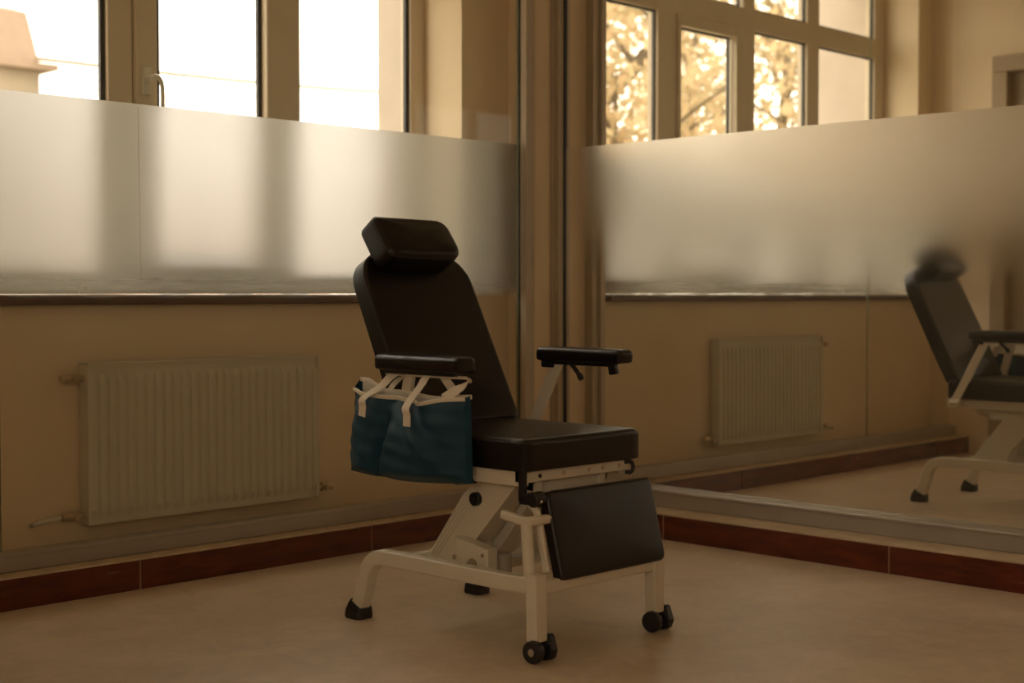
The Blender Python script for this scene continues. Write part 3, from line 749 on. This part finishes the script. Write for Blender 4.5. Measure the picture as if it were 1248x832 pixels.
for sx in (-1, 1):
    b = BM()
    pl = [(-.95, 1.06), (-.6, 1.38), (-.15, 1.48), (.62, 1.47), (1.15, 1.33), (1.42, 1.05)]
    vs = [b.verts.new((6.2+x, 14+sx*(.85*(1-.16*(z-.95)/.6)+.006), -.6+z)) for x, z in pl]
    f = b.faces.new(vs); bmesh.ops.solidify(b, geom=[f], thickness=.01)
    obj('side_window', b, M['darkglass'], car)
for x in (-1.3, 1.35):
    for s in (-1, 1):
        b = BM(); cyl(b, (6.2+x, 14+s*.66, -.6+.31), (6.2+x, 14+s*.87, -.6+.31), .31, n=28, bev=.04); obj('wheel', b, M['rubber'], car, True)

# autumn trees
def tree(x, y, hgt, crown_r, label, n, seed, lz=1.2):
    rnd = random.Random(seed); zb = -.6
    r = empty('tree', (x, y, zb), label, 'tree', 'autumn trees outside the window')
    b = BM(); top = zb+hgt
    P = [Vector((x+rnd.uniform(-.12,.12)*k, y+rnd.uniform(-.12,.12)*k, zb+hgt*.95*k/8)) for k in range(9)]
    sweep(b, P, circ(1, 9), up=(0,1,0), scale=[.17*(1-k/8.6)+.012 for k in range(9)]); obj('trunk', b, M['bark'], r, True)
    b = BM(); tips = []
    for i in range(34):
        f = rnd.uniform(.22, .97); p = P[0].lerp(P[-1], f); k = int(f*8); p = P[k].lerp(P[min(8, k+1)], f*8-k)
        a = rnd.uniform(0, 2*PI); ln = crown_r*(1.15-f*.75)*rnd.uniform(.6, 1.1)
        e = p+Vector((math.cos(a)*ln, math.sin(a)*ln, ln*rnd.uniform(.35, .9)))
        mid = p.lerp(e, .5)+Vector((0, 0, .08*ln))
        sweep(b, smooth_path([p, mid, e], 4), circ(1, 5), up=(0,0,1), scale=[.035*(1-q/9)+.004 for q in range(9)])
        tips.append((p, mid, e))
    obj('branches', b, M['bark'], r, True)
    b = BM()
    for i in range(n):
        p, m_, e = rnd.choice(tips); t = rnd.uniform(.2, 1.08)
        c = p.lerp(m_, t*2) if t < .5 else m_.lerp(e, t*2-1)
        c = c+Vector((rnd.gauss(0, .24), rnd.gauss(0, .24), rnd.gauss(-.08, .24)))
        u = Vector((rnd.gauss(0,1), rnd.gauss(0,1), rnd.gauss(0,1))).normalized(); w = u.cross(Vector((rnd.gauss(0,1), rnd.gauss(0,1), rnd.gauss(0,1)))).normalized()
        s = rnd.uniform(.055, .10)
        b.faces.new([b.verts.new(c+q) for q in (u*s, w*s*.55+u*s*.15, -u*s*.9, -w*s*.55+u*s*.15)])
    fo = obj('foliage', b, M['leaf'], r); fo['kind'] = 'stuff'
for i, (x, y, h_, cr, n, lab) in enumerate([
    (-2.3, 10.0, 7.6, 1.9, 5200, 'autumn tree seen in the reflection beside the corner post'),
    (-14.2, 18.0, 11.0, 2.7, 5200, 'autumn tree seen in the reflected window, the one in the middle pane'),
    (-10.9, 14.0, 8.6, 2.2, 5200, 'autumn tree seen in the reflected pane nearest the pale reveal'),
    (-20.6, 24.0, 12.5, 3.4, 5200, 'farthest autumn tree, showing between the two nearer reflected trees')]):
    tree(x, y, h_, cr, lab, n, 11+i)

# ------------------------------------------------------------------ light
w = bpy.data.worlds.new('overcast_sky'); S.world = w; w.use_nodes = True
nt = w.node_tree
for n_ in list(nt.nodes): nt.nodes.remove(n_)
out = nt.nodes.new('ShaderNodeOutputWorld'); bg = nt.nodes.new('ShaderNodeBackground')
tc = N(nt, 'ShaderNodeTexCoord'); sp = N(nt, 'ShaderNodeSeparateXYZ'); L(nt, tc, 'Generated', sp, 0)
rp = ramp(nt, [(0, (.55,.45,.33)), (.49, (.75,.62,.46)), (.52, (1,.89,.71)), (1, (1,.91,.76))])
mr = N(nt, 'ShaderNodeMapRange'); mr.inputs['From Min'].default_value = -1; L(nt, sp, 'Z', mr, 'Value'); L(nt, mr, 'Result', rp, 'Fac')
L(nt, rp, 'Color', bg, 'Color'); bg.inputs['Strength'].default_value = 3.9
L(nt, bg, 0, out, 0)
def portal(name, c, sx, sz, rot):  # sky sampling; all but the first serve the added fill windows
    l = bpy.data.lights.new(name, 'AREA'); l.shape = 'RECTANGLE'; l.size = sx; l.size_y = sz; l.cycles.is_portal = True
    o = bpy.data.objects.new(name, l); COL.objects.link(o); o.location = c; o.rotation_euler = rot
portal('window_portal', ((WX0+WX1)/2, 5.0, (WZ0+WZ1)/2), WX1-WX0, WZ1-WZ0, (R(-90), 0, 0))
for x0, x1 in BW: portal('rear_fill_portal', ((x0+x1)/2, -2.78, 2.675), x1-x0, .85, (R(90), 0, 0))
portal('left_fill_portal', (-2.78, (LW[0]+LW[1])/2, (LW[2]+LW[3])/2), LW[1]-LW[0], LW[3]-LW[2], (R(90), 0, R(-90)))
portal('side_fill_portal', ((W2[0]+W2[1])/2, 3.36, (W2[2]+W2[3])/2), W2[1]-W2[0], W2[3]-W2[2], (R(-90), 0, 0))

# ------------------------------------------------------------------ camera
cam = bpy.data.cameras.new('camera'); co = bpy.data.objects.new('camera', cam); COL.objects.link(co)
cam.sensor_width = 36; cam.lens = 1751/1248*36
yaw = math.atan2(.700, .714); pitch = math.atan(58/1751)
co.location = (0, 0, 1.0); co.rotation_euler = (PI/2-pitch, 0, yaw-PI/2)
cam.dof.use_dof = True; cam.dof.focus_distance = 4.25; cam.dof.aperture_fstop = 2.8
cam.clip_start = .05; cam.clip_end = 300
S.camera = co
vs = S.view_settings
vs.view_transform = 'Standard'; vs.look = 'None'; vs.gamma = 1; vs.use_curve_mapping = False; vs.exposure = 0.48
cy = S.cycles
cy.use_denoising = True
try: cy.denoiser = 'OPENIMAGEDENOISE'
except Exception: pass
cy.denoising_prefilter = 'ACCURATE'
cy.max_bounces = 14; cy.diffuse_bounces = 6; cy.glossy_bounces = 6; cy.transmission_bounces = 8; cy.transparent_max_bounces = 24
cy.sample_clamp_indirect = 8
